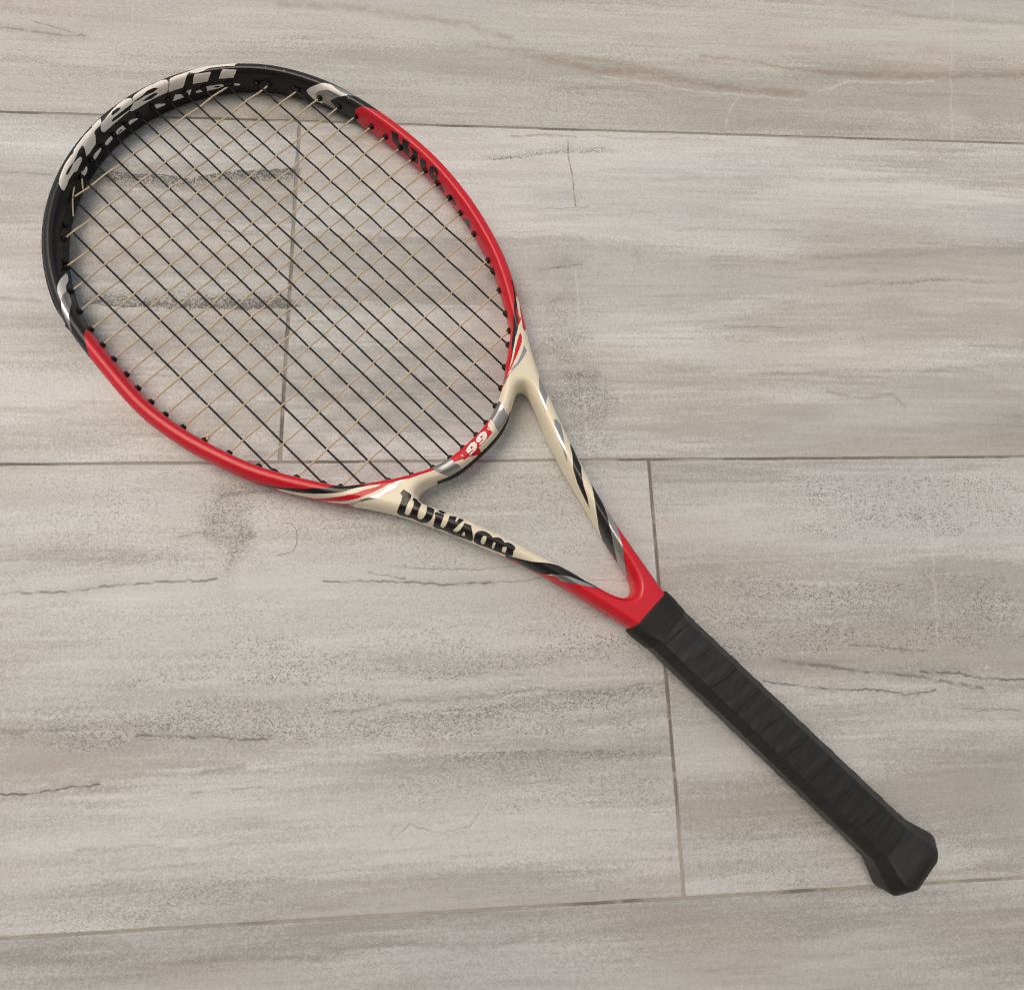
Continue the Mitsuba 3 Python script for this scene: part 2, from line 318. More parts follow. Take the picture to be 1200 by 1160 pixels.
# ---- racket geometry (local frame: u from the butt to the tip, v across, z up, millimetres) ----
def spline_closed(P, step):
    from scipy.interpolate import splprep, splev
    P = np.vstack([P, P[:1]])
    tck, _ = splprep(P.T, s=0, per=1)
    q = np.array(splev(np.linspace(0, 1, 6000), tck)).T
    L = np.r_[0, np.cumsum(np.linalg.norm(np.diff(q, axis=0), axis=1))]
    n = int(L[-1] / step)
    t = np.arange(n) / n * L[-1]
    return np.stack([np.interp(t, L, q[:, 0]), np.interp(t, L, q[:, 1])], 1)


def resample(ring, step):
    q = np.vstack([ring, ring[:1]]) if np.linalg.norm(ring[0] - ring[-1]) > 1e-9 else ring
    L = np.r_[0, np.cumsum(np.linalg.norm(np.diff(q, axis=0), axis=1))]
    n = int(L[-1] / step)
    t = np.arange(n) / n * L[-1]
    return np.stack([np.interp(t, L, q[:, 0]), np.interp(t, L, q[:, 1])], 1)


HALF = [(186, 14.2), (199, 15.7), (218, 19.8), (240, 24.6), (257, 29.0), (277, 35.2), (300, 43.8), (320, 52.2), (340, 61.6), (355, 70.2),
        (378, 84.5), (400, 97.6), (420, 108.3), (440, 116.2), (460, 122.2), (480, 126.2), (500, 128.6), (520, 129.2), (540, 128.4), (560, 126.4),
        (580, 122.9), (600, 117.0), (620, 108.0), (640, 95.0), (660, 74.5), (672, 55.5), (680.5, 33), (684.0, 15)]
HOLE = [(212.0, 0), (214.6, 5.0), (219.5, 8.0), (230, 11.4), (247.5, 16.2), (273.5, 24.0), (300, 32.4), (323, 41.6), (334, 46.8), (345, 52.2)]
BRIDGE_LOW = [(349.0, 51.0), (343.0, 36), (339.0, 26), (336.6, 13), (336.2, 0)]
BRIDGE_TOP = [(346.4, 0), (347.0, 14), (349.8, 28), (354.6, 40), (361, 52), (372, 66), (384, 80)]
A_OUT, A_IN, A_HOLE = 5.7, 3.8, 5.0


def mirror(half):
    half = np.array(half, float)
    return np.vstack([half, [[u, -v] for u, v in half[::-1] if v > 0]])


def smooth_ring(poly, r):
    return poly.buffer(-r, quad_segs=32).buffer(2 * r, quad_segs=32).buffer(-r, quad_segs=32)


def pchip_half(half, step=0.8):
    from scipy.interpolate import CubicSpline
    h = np.array(half, float)
    t = np.r_[0, np.cumsum(np.linalg.norm(np.diff(h, axis=0), axis=1))]
    return CubicSpline(t, h)(np.arange(0, t[-1], step))


_h = pchip_half(HALF + [(684.8, 0)])
_h = _h[_h[:, 1] > 0.05]
outline = Polygon(np.vstack([_h, [[684.8, 0]], _h[::-1] * [1, -1]]))
_b = pchip_half(BRIDGE_TOP)
head_side = Polygon(np.vstack([_b[::-1] * [1, -1], _b, [[384, 200], [760, 200], [760, -200], [384, -200]]])).buffer(0)
inner = outline.buffer(-9.7, quad_segs=32).intersection(head_side)
inner = smooth_ring(max(inner.geoms, key=lambda g: g.area) if hasattr(inner, 'geoms') else inner, 4.0)
_t = mirror(HOLE + BRIDGE_LOW)
hole = Polygon(np.vstack([pchip_half(HOLE), pchip_half(BRIDGE_LOW), pchip_half([(343.6, 48.0)] + BRIDGE_LOW[1:])[::-1] * [1, -1],
                          pchip_half(HOLE[:-1] + [(340.6, 49.6)])[::-1] * [1, -1]])).buffer(0)
hole = hole.buffer(-3.6, quad_segs=32).buffer(3.6, quad_segs=32)


class Ring:
    def __init__(self, poly, step):
        q = resample(np.array(poly.exterior.coords), step)
        for _ in range(60):                                   # takes the small kinks out of the offset curves
            q = 0.5 * q + 0.25 * (np.roll(q, 1, 0) + np.roll(q, -1, 0))
        self.q, self.poly = q, Polygon(q)
        self.tree = cKDTree(q)
        self.next = np.roll(q, -1, 0)
        shapely.prepare(self.poly)

    def dist(self, p):
        """Signed distance, positive inside the ring."""
        _, i = self.tree.query(p)
        best = np.full(len(p), 1e9)
        for j in (i, (i - 1) % len(self.q)):
            a, b = self.q[j], self.next[j]
            d = b - a
            t = np.clip(((p - a) * d).sum(1) / np.maximum((d * d).sum(1), 1e-12), 0, 1)
            best = np.minimum(best, np.linalg.norm(p - a - t[:, None] * d, axis=1))
        return np.where(shapely.contains_xy(self.poly, p[:, 0], p[:, 1]), best, -best)


OUT, IN, HOL = Ring(outline, 0.5), Ring(inner, 0.5), Ring(hole, 0.4)


def sstep(a, b, x):
    t = np.clip((x - a) / (b - a), 0, 1)
    return t * t * (3 - 2 * t)


def half_depth(u, v):
    bridge = sstep(326, 333, u) * (1 - sstep(349, 358, u)) * (1 - sstep(26, 44, np.abs(v)))
    return 10.5 + 1.5 * sstep(420, 260, u) - 2.6 * bridge


def zc(u):
    return 17.0 - 6.4 * np.asarray(u) / 685.0


def qplan(p):
    eo, ei, eh = OUT.dist(p), -IN.dist(p), -HOL.dist(p)
    a = np.stack([1 - eo / A_OUT, 1 - ei / A_IN, 1 - eh / A_HOLE], 1)
    k = 9.0
    m = np.log(np.exp(k * np.clip(a, -4, 2)).sum(1) + 1.0) / k  # a rounded maximum, with 0 for the flat top
    return m, eo, ei, eh


P_SEC = 2.35


def field(p3):
    q, *_ = qplan(p3[:, :2])
    return (np.maximum(q, 0) ** P_SEC + (np.abs(p3[:, 2]) / half_depth(p3[:, 0], p3[:, 1])) ** P_SEC) ** (1 / P_SEC) - 1


def top_z(p):
    """Height of the frame's upper surface above its own mid-plane."""
    q = np.clip(qplan(p)[0], 0, 1)
    return half_depth(p[:, 0], p[:, 1]) * (1 - q ** P_SEC) ** (1 / P_SEC)


def surface_nets(F, origin, h):
    """Naive surface nets: vertices (N, 3) and quads of the zero level of the grid F."""
    s = F < 0
    n = np.array(F.shape)
    c = [np.s_[:-1], np.s_[1:]]
    inside = sum(s[c[a], c[b], c[d]].astype(np.int8) for a in (0, 1) for b in (0, 1) for d in (0, 1))
    cells = np.argwhere((inside > 0) & (inside < 8))
    index = -np.ones(n - 1, np.int64)
    index[tuple(cells.T)] = np.arange(len(cells))
    acc, cnt = np.zeros((len(cells), 3)), np.zeros(len(cells))
    for ax in range(3):
        o = [k for k in range(3) if k != ax]
        for b in (0, 1):
            for d in (0, 1):
                off = np.zeros(3, int)
                off[o[0]], off[o[1]] = b, d
                i0 = cells + off
                i1 = i0.copy()
                i1[:, ax] += 1
                f0, f1 = F[tuple(i0.T)], F[tuple(i1.T)]
                hit = (f0 < 0) != (f1 < 0)
                t = f0[hit] / (f0[hit] - f1[hit])
                pt = i0[hit].astype(float)
                pt[:, ax] += t
                acc[hit] += pt
                cnt[hit] += 1
    verts = acc / cnt[:, None] * h + origin
    quads = []
    for ax in range(3):
        o1, o2 = (ax + 1) % 3, (ax + 2) % 3
        sl0, sl1 = [slice(None)] * 3, [slice(None)] * 3
        sl0[ax], sl1[ax] = np.s_[:-1], np.s_[1:]
        e = np.argwhere(s[tuple(sl0)] != s[tuple(sl1)])
        e = e[(e[:, o1] > 0) & (e[:, o2] > 0)]
        d1, d2 = np.eye(3, dtype=int)[o1], np.eye(3, dtype=int)[o2]
        w = np.stack([index[tuple((e - d1 - d2).T)], index[tuple((e - d2).T)], index[tuple(e.T)], index[tuple((e - d1).T)]], 1)
        flip = ~s[tuple(e.T)]
        w[flip] = w[flip][:, ::-1]
        quads.append(w)
    return verts, np.vstack(quads)


def build_frame(h=0.85):
    lo, hi = np.array([188.0, -131.5, -12.9]), np.array([687.0, 131.5, 12.9])
    n = np.ceil((hi - lo) / h).astype(int) + 1
    g = [lo[k] + h * np.arange(n[k]) for k in range(3)]
    uu, vv = np.meshgrid(g[0], g[1], indexing='ij')
    p = np.stack([uu.ravel(), vv.ravel()], 1)
    q = qplan(p)[0].reshape(uu.shape)
    b = half_depth(uu, vv)
    F = (np.maximum(q, 0)[..., None] ** P_SEC + (np.abs(g[2]) / b[..., None]) ** P_SEC) ** (1 / P_SEC) - 1
    F = np.where(uu[..., None] < 190.0, np.maximum(F, (190.0 - uu[..., None]) / 6), F)
    v, f = surface_nets(F, lo, h)
    keep = v[:, 0] > 191
    for _ in range(2):                                        # vertices onto the exact surface
        f0 = field(v)
        gr = np.stack([(field(v + d) - f0) / 0.02 for d in np.eye(3) * 0.02], 1)
        g2 = (gr * gr).sum(1)
        step = np.where((g2 > 1e-4) & keep, -f0 / np.maximum(g2, 1e-4), 0)
        v = v + gr * np.clip(step, -20, 20)[:, None] * np.minimum(1, 0.6 / np.maximum(np.abs(step) * np.sqrt(g2), 1e-9))[:, None]
    return v, f


# the hoop is not a perfect oval: radial departures (mm) every 20 degrees round the head's centre, and the throat arms a little slimmer
BEND = CubicSpline(np.radians(np.arange(-160, 161, 20)), [-2.332, 0.932, 0.711, 1.114, -0.638, -0.238, -2.674, -3.677, -2.141, -0.405, 1.236, 0.432, 0.035, -0.424, -1.089, -1.013, -5.312])


def bend(p):
    p = np.array(p, float)
    du, dv = p[:, 0] - 515, p[:, 1]
    ph, r = np.arctan2(dv, du), np.hypot(du, dv)
    w0 = np.clip((p[:, 0] - 330) / 40, 0, 1)
    w = w0 * np.clip(r / 60, 0, 1) * sstep(np.radians(179), np.radians(160), np.abs(ph))
    k = BEND(np.clip(ph, np.radians(-160), np.radians(160)))
    p[:, 1] += (1 - w0) * np.sign(dv) * (-1.034) * np.clip(np.abs(dv) / 15, 0, 1)
    p[:, 0] += w * k * np.cos(ph)
    p[:, 1] += w * k * np.sin(ph)
    return p


BUTT, TURN = np.array([0.24670, -0.11867]), 2.34238
CT, ST = math.cos(TURN), math.sin(TURN)


def to_world(p):
    """Racket millimetres (z from the racket's own mid-plane) to world metres."""
    p = np.asarray(p, float)
    return np.stack([BUTT[0] + (p[:, 0] * CT + p[:, 1] * ST) / 1000, BUTT[1] + (p[:, 0] * ST - p[:, 1] * CT) / 1000, (p[:, 2] + zc(p[:, 0])) / 1000], 1)


# ---- charts: paint and lettering are laid out on the frame by (distance along a ring, angle round the tube) ----
class Chart:
    """Coordinates along the ring (mm, from its start) and round the tube (degrees: 0 at the ring's own equator, 90 on top, 180 on the far side)."""

    def __init__(self, ring, other, start):
        k = int(np.argmin(np.linalg.norm(ring.q - np.array(start, float), axis=1)))
        self.q = np.roll(ring.q, -k, 0)
        self.s = np.r_[0, np.cumsum(np.linalg.norm(np.diff(self.q, axis=0), axis=1))]
        self.tree, self.ring, self.other, self.sign = cKDTree(self.q), ring, other, 1 if ring is OUT else -1

    def coords(self, p3):
        p = p3[:, :2]
        _, i = self.tree.query(p)
        i = np.clip(i, 1, len(self.q) - 2)
        d = self.q[i + 1] - self.q[i - 1]
        t = ((p - self.q[i]) * d).sum(1) / np.maximum(np.linalg.norm(d, axis=1), 1e-9)
        e = np.maximum(self.ring.dist(p) * self.sign, 0)
        o = np.min([np.maximum(g.dist(p) * sg, 0) for g, sg in self.other], axis=0)
        psi = np.degrees(np.arctan2(p3[:, 2] / half_depth(p[:, 0], p[:, 1]), (o - e) / np.maximum(o + e, 1e-6)))
        return np.stack([self.s[i] + t, np.where(psi < -95, psi + 360, psi)], 1), e


CHARTS = {'head': Chart(IN, [(OUT, 1), (HOL, -1)], (450, -118)), 'arm': Chart(OUT, [(HOL, -1), (IN, -1)], (684, 0))}
PSI = 8 / 60.0                                                # degrees round the tube to about as many millimetres

# ---------------------------------------------------------------- the racket
RED, CREAM, BLACK, WHITE = (0.57, 0.005, 0.020), (0.76, 0.70, 0.56), (0.005, 0.005, 0.0065), (0.80, 0.785, 0.74)


def frame_color(p, n, uv):
    dx, dy = (p.x - float(BUTT[0])) * 1000, (p.y - float(BUTT[1])) * 1000
    u, v = dx * CT + dy * ST, dx * ST - dy * CT
    a = dr.abs(v)
    tip = dr.select(v < 0, ((u - 544.0) * 10.1 + (v + 126.7) * -17.6 > 0) | (u > 600), (u - 557.1) * 9.9 + (v - 124.4) * 17.4 > 0) & (u > 500) | (u > 600)
    throat = dr.select(v < 0, u < 353.7 + (a - 44.5) * 0.413, u < 356.9 + (v - 40.7) * 0.447)
    yoke = u < dr.maximum(218.0, dr.select(v < 0, 229.6 + (a - 11.6) * 1.594, 223.0 + (v - 8.0) * 1.919))
    c = dr.select(throat, mi.Color3f(*CREAM), mi.Color3f(*RED))
    c = dr.select(yoke, mi.Color3f(*RED), c)
    return dr.select(tip, mi.Color3f(*BLACK), c)


scene['frame_paint'] = {'type': 'principled', 'base_color': mikit.proc(frame_color), 'roughness': mikit.proc(lambda p, n, uv: 0.24 + 0.16 * fbm(p.x * 160, p.y * 160, p.z * 160, 3)), 'specular': 0.22, 'clearcoat': 0.8, 'clearcoat_gloss': 0.97}
for nm, col in (('red', RED), ('cream', CREAM), ('black', BLACK), ('white', WHITE)):
    bsdf(f'{nm}_paint', base_color=col, roughness=0.3, specular=0.22, clearcoat=0.8, clearcoat_gloss=0.97)
bsdf('silver_paint', base_color=(0.38, 0.38, 0.385), metallic=0.92, roughness=0.24, clearcoat=0.6, clearcoat_gloss=0.9)
bsdf('black_string', base_color=(0.005, 0.005, 0.0055), roughness=0.45, specular=0.25)
bsdf('natural_string', base_color=(0.60, 0.50, 0.34), roughness=0.42, specular=0.4)
bsdf('black_plastic', base_color=(0.007, 0.007, 0.0075), roughness=0.5, specular=0.25)
bsdf('black_rubber', base_color=(0.011, 0.011, 0.011), roughness=0.62, specular=0.35)


def grip_color(p, n, uv):
    dx, dy = (p.x - float(BUTT[0])) * 1000, (p.y - float(BUTT[1])) * 1000
    u, v = dx * CT + dy * ST, dx * ST - dy * CT
    g = 0.5 * noise(u * 0.55, v * 0.10, 3.0) + 0.5 * noise(u * 1.6, v * 0.22, p.z * 200)
    return mix((0.009, 0.009, 0.0098), (0.0145, 0.0145, 0.016), smoothstep(0.35, 0.75, g))


scene['grip_wrap'] = {'type': 'principled', 'base_color': mikit.proc(grip_color), 'roughness': 0.46, 'specular': 0.5}

KEY = 'tennis_racket'
labels[KEY] = {'label': 'red, black and cream tennis racket with black grip lying diagonally on the tiles', 'category': 'tennis racket'}

frame_v, frame_q = build_frame()
frame_f = np.vstack([frame_q[:, [0, 1, 2]], frame_q[:, [0, 2, 3]]])
bent = np.c_[bend(frame_v[:, :2]), frame_v[:, 2]]
frame_mesh = trimesh.Trimesh(to_world(bent), frame_f, process=False)
if frame_mesh.volume < 0:
    frame_mesh.invert()
add(f'{KEY}__frame', frame_mesh, 'frame_paint', smooth=True)
frame_n = np.array(trimesh.Trimesh(bent, frame_f, process=False).vertex_normals)
if np.mean((frame_n * (bent - bent.mean(0)))[:, 2]) < 0:
    frame_n = -frame_n

maps = {}
for name, ch in CHARTS.items():
    co, e = ch.coords(frame_v)
    near = (e < (11.5 if name == 'head' else 15)) & (frame_v[:, 0] > 200)
    xy = co[near] * [1, PSI]
    val = np.c_[bent[near], frame_n[near]]
    maps[name] = (LinearNDInterpolator(xy, val), NearestNDInterpolator(xy, val))


def decal(chart, ring, holes, lift):
    poly = Polygon(np.array(ring) * [1, PSI], [np.array(h) * [1, PSI] for h in holes]).buffer(0)
    poly = poly.buffer(0.15).buffer(-0.15)
    out = []
    for g in getattr(poly, 'geoms', [poly]):
        v, f = trimesh.creation.triangulate_polygon(g, engine='earcut')
        v, f = trimesh.remesh.subdivide_to_size(np.c_[v, np.zeros(len(v))], f, 0.8, max_iter=14)
        a, b = maps[chart]
        q = a(v[:, :2])
        bad = np.isnan(q[:, 0])
        if bad.any():
            q[bad] = b(v[bad, :2])
        nn = q[:, 3:] / np.linalg.norm(q[:, 3:], axis=1, keepdims=True)
        w = to_world(q[:, :3] + nn * lift)
        m = trimesh.Trimesh(w, f, process=False)
        m.merge_vertices()
        fn = np.cross(m.vertices[m.faces[:, 1]] - m.vertices[m.faces[:, 0]], m.vertices[m.faces[:, 2]] - m.vertices[m.faces[:, 0]])
        local = fn @ np.array([[CT, ST, 0], [ST, -CT, 0], [0, 0, 1.0]]).T
        k = cKDTree(w).query(m.triangles_center)[1]
        if (local * nn[k]).sum() < 0:
            m.invert()
        out.append(m)
    return trimesh.util.concatenate(out)


DECALS = [
    ["lettering", "black", "arm", 3, [[427.4, 104], [430.0, 112], [432.3, 119], [432.5, 112], [432.0, 93], [431.8, 67], [431.4, 42], [431.8, 32], [433.4, 33], [434.3, 40], [435.0, 65], [435.2, 93], [434.9, 112], [433.7, 113], [433.7, 123], [435.8, 134], [438.8, 126], [438.9, 109], [438.8, 78], [438.9, 43], [439.7, 34], [441.3, 38], [442.5, 51], [443.2, 77], [442.9, 107], [442.0, 129], [444.3, 128], [446.6, 124], [447.4, 93], [447.2, 66], [446.3, 44], [444.3, 24], [441.3, 9], [438.4, 12], [436.7, 20], [433.2, 18], [429.9, 12], [427.5, 17], [426.9, 33], [427.7, 57], [428.1, 77], [428.0, 95], [427.1, 93], [426.4, 94]], []],
    ["lettering", "black", "arm", 3, [[448.4, 125], [450.5, 134], [453.7, 130], [452.6, 115], [450.5, 114]], []],
    ["lettering", "black", "arm", 3, [[447.8, 109], [449.9, 111], [453.1, 111], [453.4, 81], [453.2, 50], [453.4, 36], [454.4, 32], [455.5, 37], [456.5, 60], [456.6, 86], [456.3, 117], [457.9, 118], [458.4, 123], [460.3, 125], [460.5, 97], [461.5, 96], [461.7, 113], [462.2, 125], [464.9, 124], [463.8, 99], [462.4, 67], [461.0, 44], [461.7, 38], [463.9, 44], [465.2, 63], [465.8, 90], [465.9, 106], [470.0, 109], [471.4, 85], [472.9, 62], [473.8, 39], [473.2, 18], [468.5, 16], [464.8, 9], [461.0, 6], [457.7, 15], [454.0, 16], [450.2, 7], [448.9, 19], [449.0, 44], [449.0, 76], [447.9, 96]], [[[467.6, 64], [468.7, 49], [468.7, 35], [466.4, 33]]]],
    ["lettering", "black", "arm", 3, [[474.2, 43], [474.0, 70], [474.8, 91], [476.8, 105], [479.7, 109], [482.0, 106], [484.3, 95], [487.1, 111], [489.5, 111], [491.6, 97], [493.3, 108], [495.7, 112], [497.7, 105], [498.8, 92], [498.2, 76], [499.0, 45], [494.7, 31], [488.1, 24], [482.1, 22], [477.6, 15], [474.8, 27]], [[[478.9, 82], [480.7, 85], [481.3, 64], [481.1, 36], [479.6, 29], [478.6, 39], [478.4, 66]], [[485.6, 71], [487.0, 75], [487.2, 57], [487.3, 30], [485.8, 31]], [[491.6, 70], [493.6, 78], [494.2, 67], [494.4, 40], [492.0, 38]]]],
    ["stripe", "red", "arm", 0, [[485.5, -5], [492.7, -1], [501.2, 13], [510.1, 5], [518.3, 24], [525.6, 52], [536.2, 70], [528.3, 41], [531.8, -21], [524.5, -14], [528.8, -11], [519.4, -11], [506.1, -11], [493.1, -18]], []],
    ["stripe", "black", "arm", 1, [[494.8, 34], [499.7, 37], [510.5, 66], [519.9, 113], [526.4, 141], [533.6, 137], [524.5, 123], [531.4, 143], [542.1, 127], [551.6, 144], [542.8, 106], [534.7, 95], [528.6, 74], [522.7, 49], [531.4, 77], [523.5, 51], [518.6, 17], [510.4, -8], [502.6, 15], [495.5, 5]], []],
    ["stripe", "silver", "arm", 2, [[523.4, 53], [531.0, 85], [522.6, 52], [528.4, 78], [534.5, 100], [542.5, 114], [553.0, 142], [547.6, 111], [540.3, 84], [534.5, 59], [528.3, 41], [529.7, 56], [525.7, 50]], []],
    ["stripe", "silver", "arm", 1, [[780.1, 69], [772.9, 102], [766.3, 113], [759.7, 117], [766.7, 86], [771.4, 47], [778.3, 49], [783.6, 43]], []],
    ["stripe", "silver", "arm", 1, [[753.9, 88], [748.4, 104], [741.2, 112], [733.6, 119], [727.2, 130], [728.6, 120], [734.2, 104], [739.6, 85], [745.3, 69], [749.9, 57], [753.9, 72]], []],
    ["stripe", "black", "arm", 1, [[736.4, 58], [729.4, 79], [721.9, 116], [712.8, 138], [703.6, 148], [697.0, 153], [702.4, 130], [709.6, 114], [715.4, 91], [720.7, 61], [728.3, 48], [734.6, 40]], []],
    ["stripe", "black", "arm", 1, [[710.8, 41], [702.1, 85], [695.9, 113], [687.7, 147], [678.0, 204], [677.5, 207], [670.5, 211], [659.8, 204], [664.6, 168], [675.0, 127], [684.9, 92], [682.1, 95], [686.6, 78], [697.6, 44], [706.5, 51]], []],
    ["stripe", "silver", "arm", 2, [[688.8, 74], [684.6, 93], [681.8, 97], [684.8, 93], [675.0, 127], [664.6, 168], [659.8, 210], [650.6, 185], [657.5, 149], [668.1, 102], [675.7, 74], [682.8, 49], [687.9, 51]], []],
    ["stripe", "silver", "head", 1, [[136.2, -50], [136.2, 80], [138.2, 112], [141.3, 150], [141.3, 225], [149.6, 225], [149.6, 128], [148.1, 94], [148.0, 48], [148.0, -50]], []],
    ["stripe", "silver", "head", 1, [[184.3, -50], [184.3, 38], [183.4, 77], [181.5, 113], [181.5, 225], [192.4, 225], [192.4, 120], [194.5, 88], [196.9, 46], [196.9, -50]], []],
    ["panel", "red", "head", 2, [[152.0, 40], [160, 39], [168, 38], [175, 38], [180.6, 37], [179.2, 70], [177.8, 114], [170, 117], [161, 118], [153.4, 116], [152.6, 90]], []],
    ["lettering", "white", "head", 3, [[158.1, 76], [160.7, 65], [163.9, 62], [166.0, 71], [166.1, 87], [165.1, 106], [163.1, 117], [161.3, 117], [158.8, 119], [157.6, 117], [157.7, 113], [159.7, 108], [161.7, 109], [161.1, 100], [158.4, 104], [157.7, 95]], [[[161.7, 78], [162.8, 80], [163.0, 89], [162.0, 94], [161.1, 92], [161.2, 84]]]],
    ["lettering", "white", "head", 3, [[167.4, 69], [170.1, 60], [173.3, 59], [175.3, 69], [175.4, 86], [174.2, 104], [172.2, 113], [170.5, 113], [167.9, 113], [166.6, 111], [166.8, 106], [168.9, 103], [170.8, 105], [170.3, 95], [167.6, 98], [166.9, 88]], [[[171.1, 74], [172.1, 76], [172.2, 85], [171.3, 90], [170.4, 87], [170.5, 79]]]],
    ["stripe", "black", "head", 1, [[29.8, 175], [34.8, 166], [48.7, 144], [62.1, 116], [73.3, 83], [80.5, 46], [85.0, 49], [90.5, 48], [98.3, 60], [90.6, 68], [82.8, 88], [87.2, 80], [78.3, 109], [68.7, 131], [58.4, 151], [47.5, 161], [38.6, 182]], []],
    ["stripe", "cream", "head", 1, [[43.2, 168], [47.5, 160], [58.5, 150], [68.7, 131], [78.3, 108], [87.2, 79], [82.7, 87], [90.6, 67], [98.3, 60], [105.3, 60], [103.3, 66], [95.0, 80], [82.9, 120], [87.2, 104], [78.4, 135], [67.7, 170], [57.1, 183], [47.8, 184]], []],
    ["stripe", "red", "head", 2, [[62.3, 188], [67.8, 168], [78.4, 133], [87.2, 102], [82.9, 118], [95.0, 79], [103.3, 66], [112.8, 58], [114.3, 60], [109.5, 61], [103.0, 80], [91.6, 119], [82.7, 142], [86.8, 133], [77.9, 163], [68.8, 193]], []],
    ["stripe", "cream", "head", 1, [[69.0, 191], [77.9, 161], [86.8, 132], [82.8, 141], [91.6, 118], [103.0, 80], [109.6, 61], [114.0, 59], [116.1, 64], [109.9, 66], [102.7, 97], [93.3, 125], [82.2, 169], [86.2, 158], [77.2, 183]], []],
    ["stripe", "silver", "head", 2, [[85.3, 157], [93.3, 124], [102.7, 96], [109.9, 66], [115.9, 61], [121.0, 70], [114.8, 68], [106.9, 90], [99.9, 123], [91.5, 158], [85.9, 175]], []],
    ["stripe", "black", "head", 1, [[281.1, 112], [276.1, 114], [266.9, 98], [255.4, 62], [248.3, 49], [251.8, 54], [241.9, 48], [227.9, 54], [223.3, 54], [232.5, 60], [239.5, 66], [247.2, 78], [250.7, 85], [257.1, 84], [261.9, 104], [267.0, 112], [276.5, 125], [280.7, 126]], []],
    ["stripe", "cream", "head", 1, [[267.8, 113], [260.3, 104], [251.4, 97], [255.3, 106], [251.5, 110], [247.2, 81], [239.5, 65], [229.4, 57], [220.4, 55], [216.0, 59], [222.7, 59], [231.7, 65], [241.3, 84], [242.9, 93], [237.8, 108], [236.7, 118], [240.5, 116], [245.2, 121], [246.2, 110], [251.6, 114], [257.2, 119], [263.7, 134], [269.4, 132]], []],
    ["stripe", "red", "head", 2, [[242.3, 91], [237.3, 98], [229.8, 77], [222.8, 63], [214.6, 63], [210.9, 63], [216.0, 59], [219.6, 58], [230.2, 64], [238.1, 76]], []],
    ["stripe", "cream", "head", 1, [[237.2, 97], [237.5, 109], [234.1, 107], [227.2, 85], [220.0, 67], [211.6, 57], [210.0, 50], [214.6, 63], [222.8, 63], [229.8, 77]], []],
    ["stripe", "silver", "head", 2, [[234.8, 105], [231.4, 113], [229.1, 106], [221.4, 76], [214.7, 68], [207.5, 49], [208.7, 33], [213.8, 59], [220.9, 68], [227.9, 87]], []],
    ["lettering", "white", "head", 2, [[689.7, 68], [685.6, 77], [680.5, 82], [674.1, 86], [669.8, 82], [665.2, 76], [663.2, 85], [658.4, 87], [650.9, 90], [643.9, 86], [642.0, 97], [634.8, 94], [637.2, 63], [639.4, 59], [644.2, 60], [645.6, 56], [646.5, 45], [648.2, 35], [650.3, 27], [656.8, 24], [661.3, 26], [658.2, 47], [657.7, 60], [661.5, 60], [666.9, 54], [671.7, 52], [675.4, 57], [679.2, 58], [681.3, 56], [681.0, 50], [678.8, 48], [674.8, 49], [671.0, 50], [667.0, 46], [664.6, 43], [664.3, 36], [666.2, 30], [670.0, 29], [673.8, 26], [676.1, 34], [683.6, 39], [686.6, 37], [692.1, 40], [692.4, 50]], []],
    ["lettering", "white", "head", 2, [[639.4, 55], [637.2, 63], [633.4, 66], [629.4, 74], [625.2, 83], [620.0, 95], [614.3, 97], [611.1, 73], [611.5, 55], [612.0, 49], [617.4, 48], [624.6, 47], [630.2, 46], [631.1, 43], [630.6, 39], [626.1, 37], [620.0, 37], [617.0, 37], [616.8, 34], [620.7, 33], [627.0, 31], [634.0, 31], [639.6, 32], [641.0, 38], [640.7, 47]], [[[628.6, 62], [626.6, 71], [622.7, 71], [620.5, 63], [621.7, 57], [625.4, 55], [628.7, 58]]]],
    ["lettering", "white", "head", 2, [[610.8, 64], [608.1, 80], [603.0, 90], [597.6, 96], [593.5, 92], [588.2, 99], [585.0, 81], [584.1, 63], [586.7, 37], [588.4, 28], [597.6, 28], [605.3, 27], [610.7, 26], [615.8, 28], [616.7, 35], [611.7, 48]], [[[610.9, 50], [610.3, 53], [604.4, 55], [599.2, 64], [594.9, 63], [592.6, 55], [593.1, 52], [596.8, 48], [602.5, 50], [607.9, 48]], [[605.8, 36], [605.2, 39], [601.4, 42], [596.7, 44], [594.2, 41], [595.1, 36], [599.9, 31], [604.3, 35]]]],
    ["lettering", "white", "head", 2, [[587.6, 27], [584.6, 51], [582.0, 81], [578.8, 85], [572.2, 90], [566.2, 98], [557.7, 113], [549.1, 106], [538.9, 105], [539.4, 78], [548.6, 80], [555.5, 82], [560.4, 67], [564.0, 63], [566.3, 65], [569.5, 78], [571.4, 64], [573.9, 45], [577.2, 25], [583.4, 26]], []],
    ["lettering", "white", "head", 2, [[566.5, 61], [561.9, 58], [556.0, 57], [556.1, 51], [560.0, 24], [565.4, 25], [570.2, 27]], []],
    ["lettering", "white", "head", 2, [[547.7, 61], [543.1, 58], [538.6, 55], [539.9, 43], [542.4, 25], [547.1, 26], [552.2, 27], [550.4, 41]], []],
    ["lettering", "white", "head", 2, [[633.4, 6], [630.3, 9], [626.2, 7], [624.3, -8], [626.3, -11], [632.6, -9], [634.1, -8]], [[[632.8, -2], [628.8, -1], [628.5, -5], [632.2, -6]]]],
    ["lettering", "white", "head", 2, [[623.2, 1], [620.1, 6], [617.1, 1], [613.1, -8], [613.6, -8], [619.6, -8], [622.6, -7]], []],
    ["lettering", "white", "head", 2, [[644.1, 5], [640.9, 7], [637.4, 6], [635.7, -2], [639.2, -7], [643.3, -10], [645.1, -1]], []],
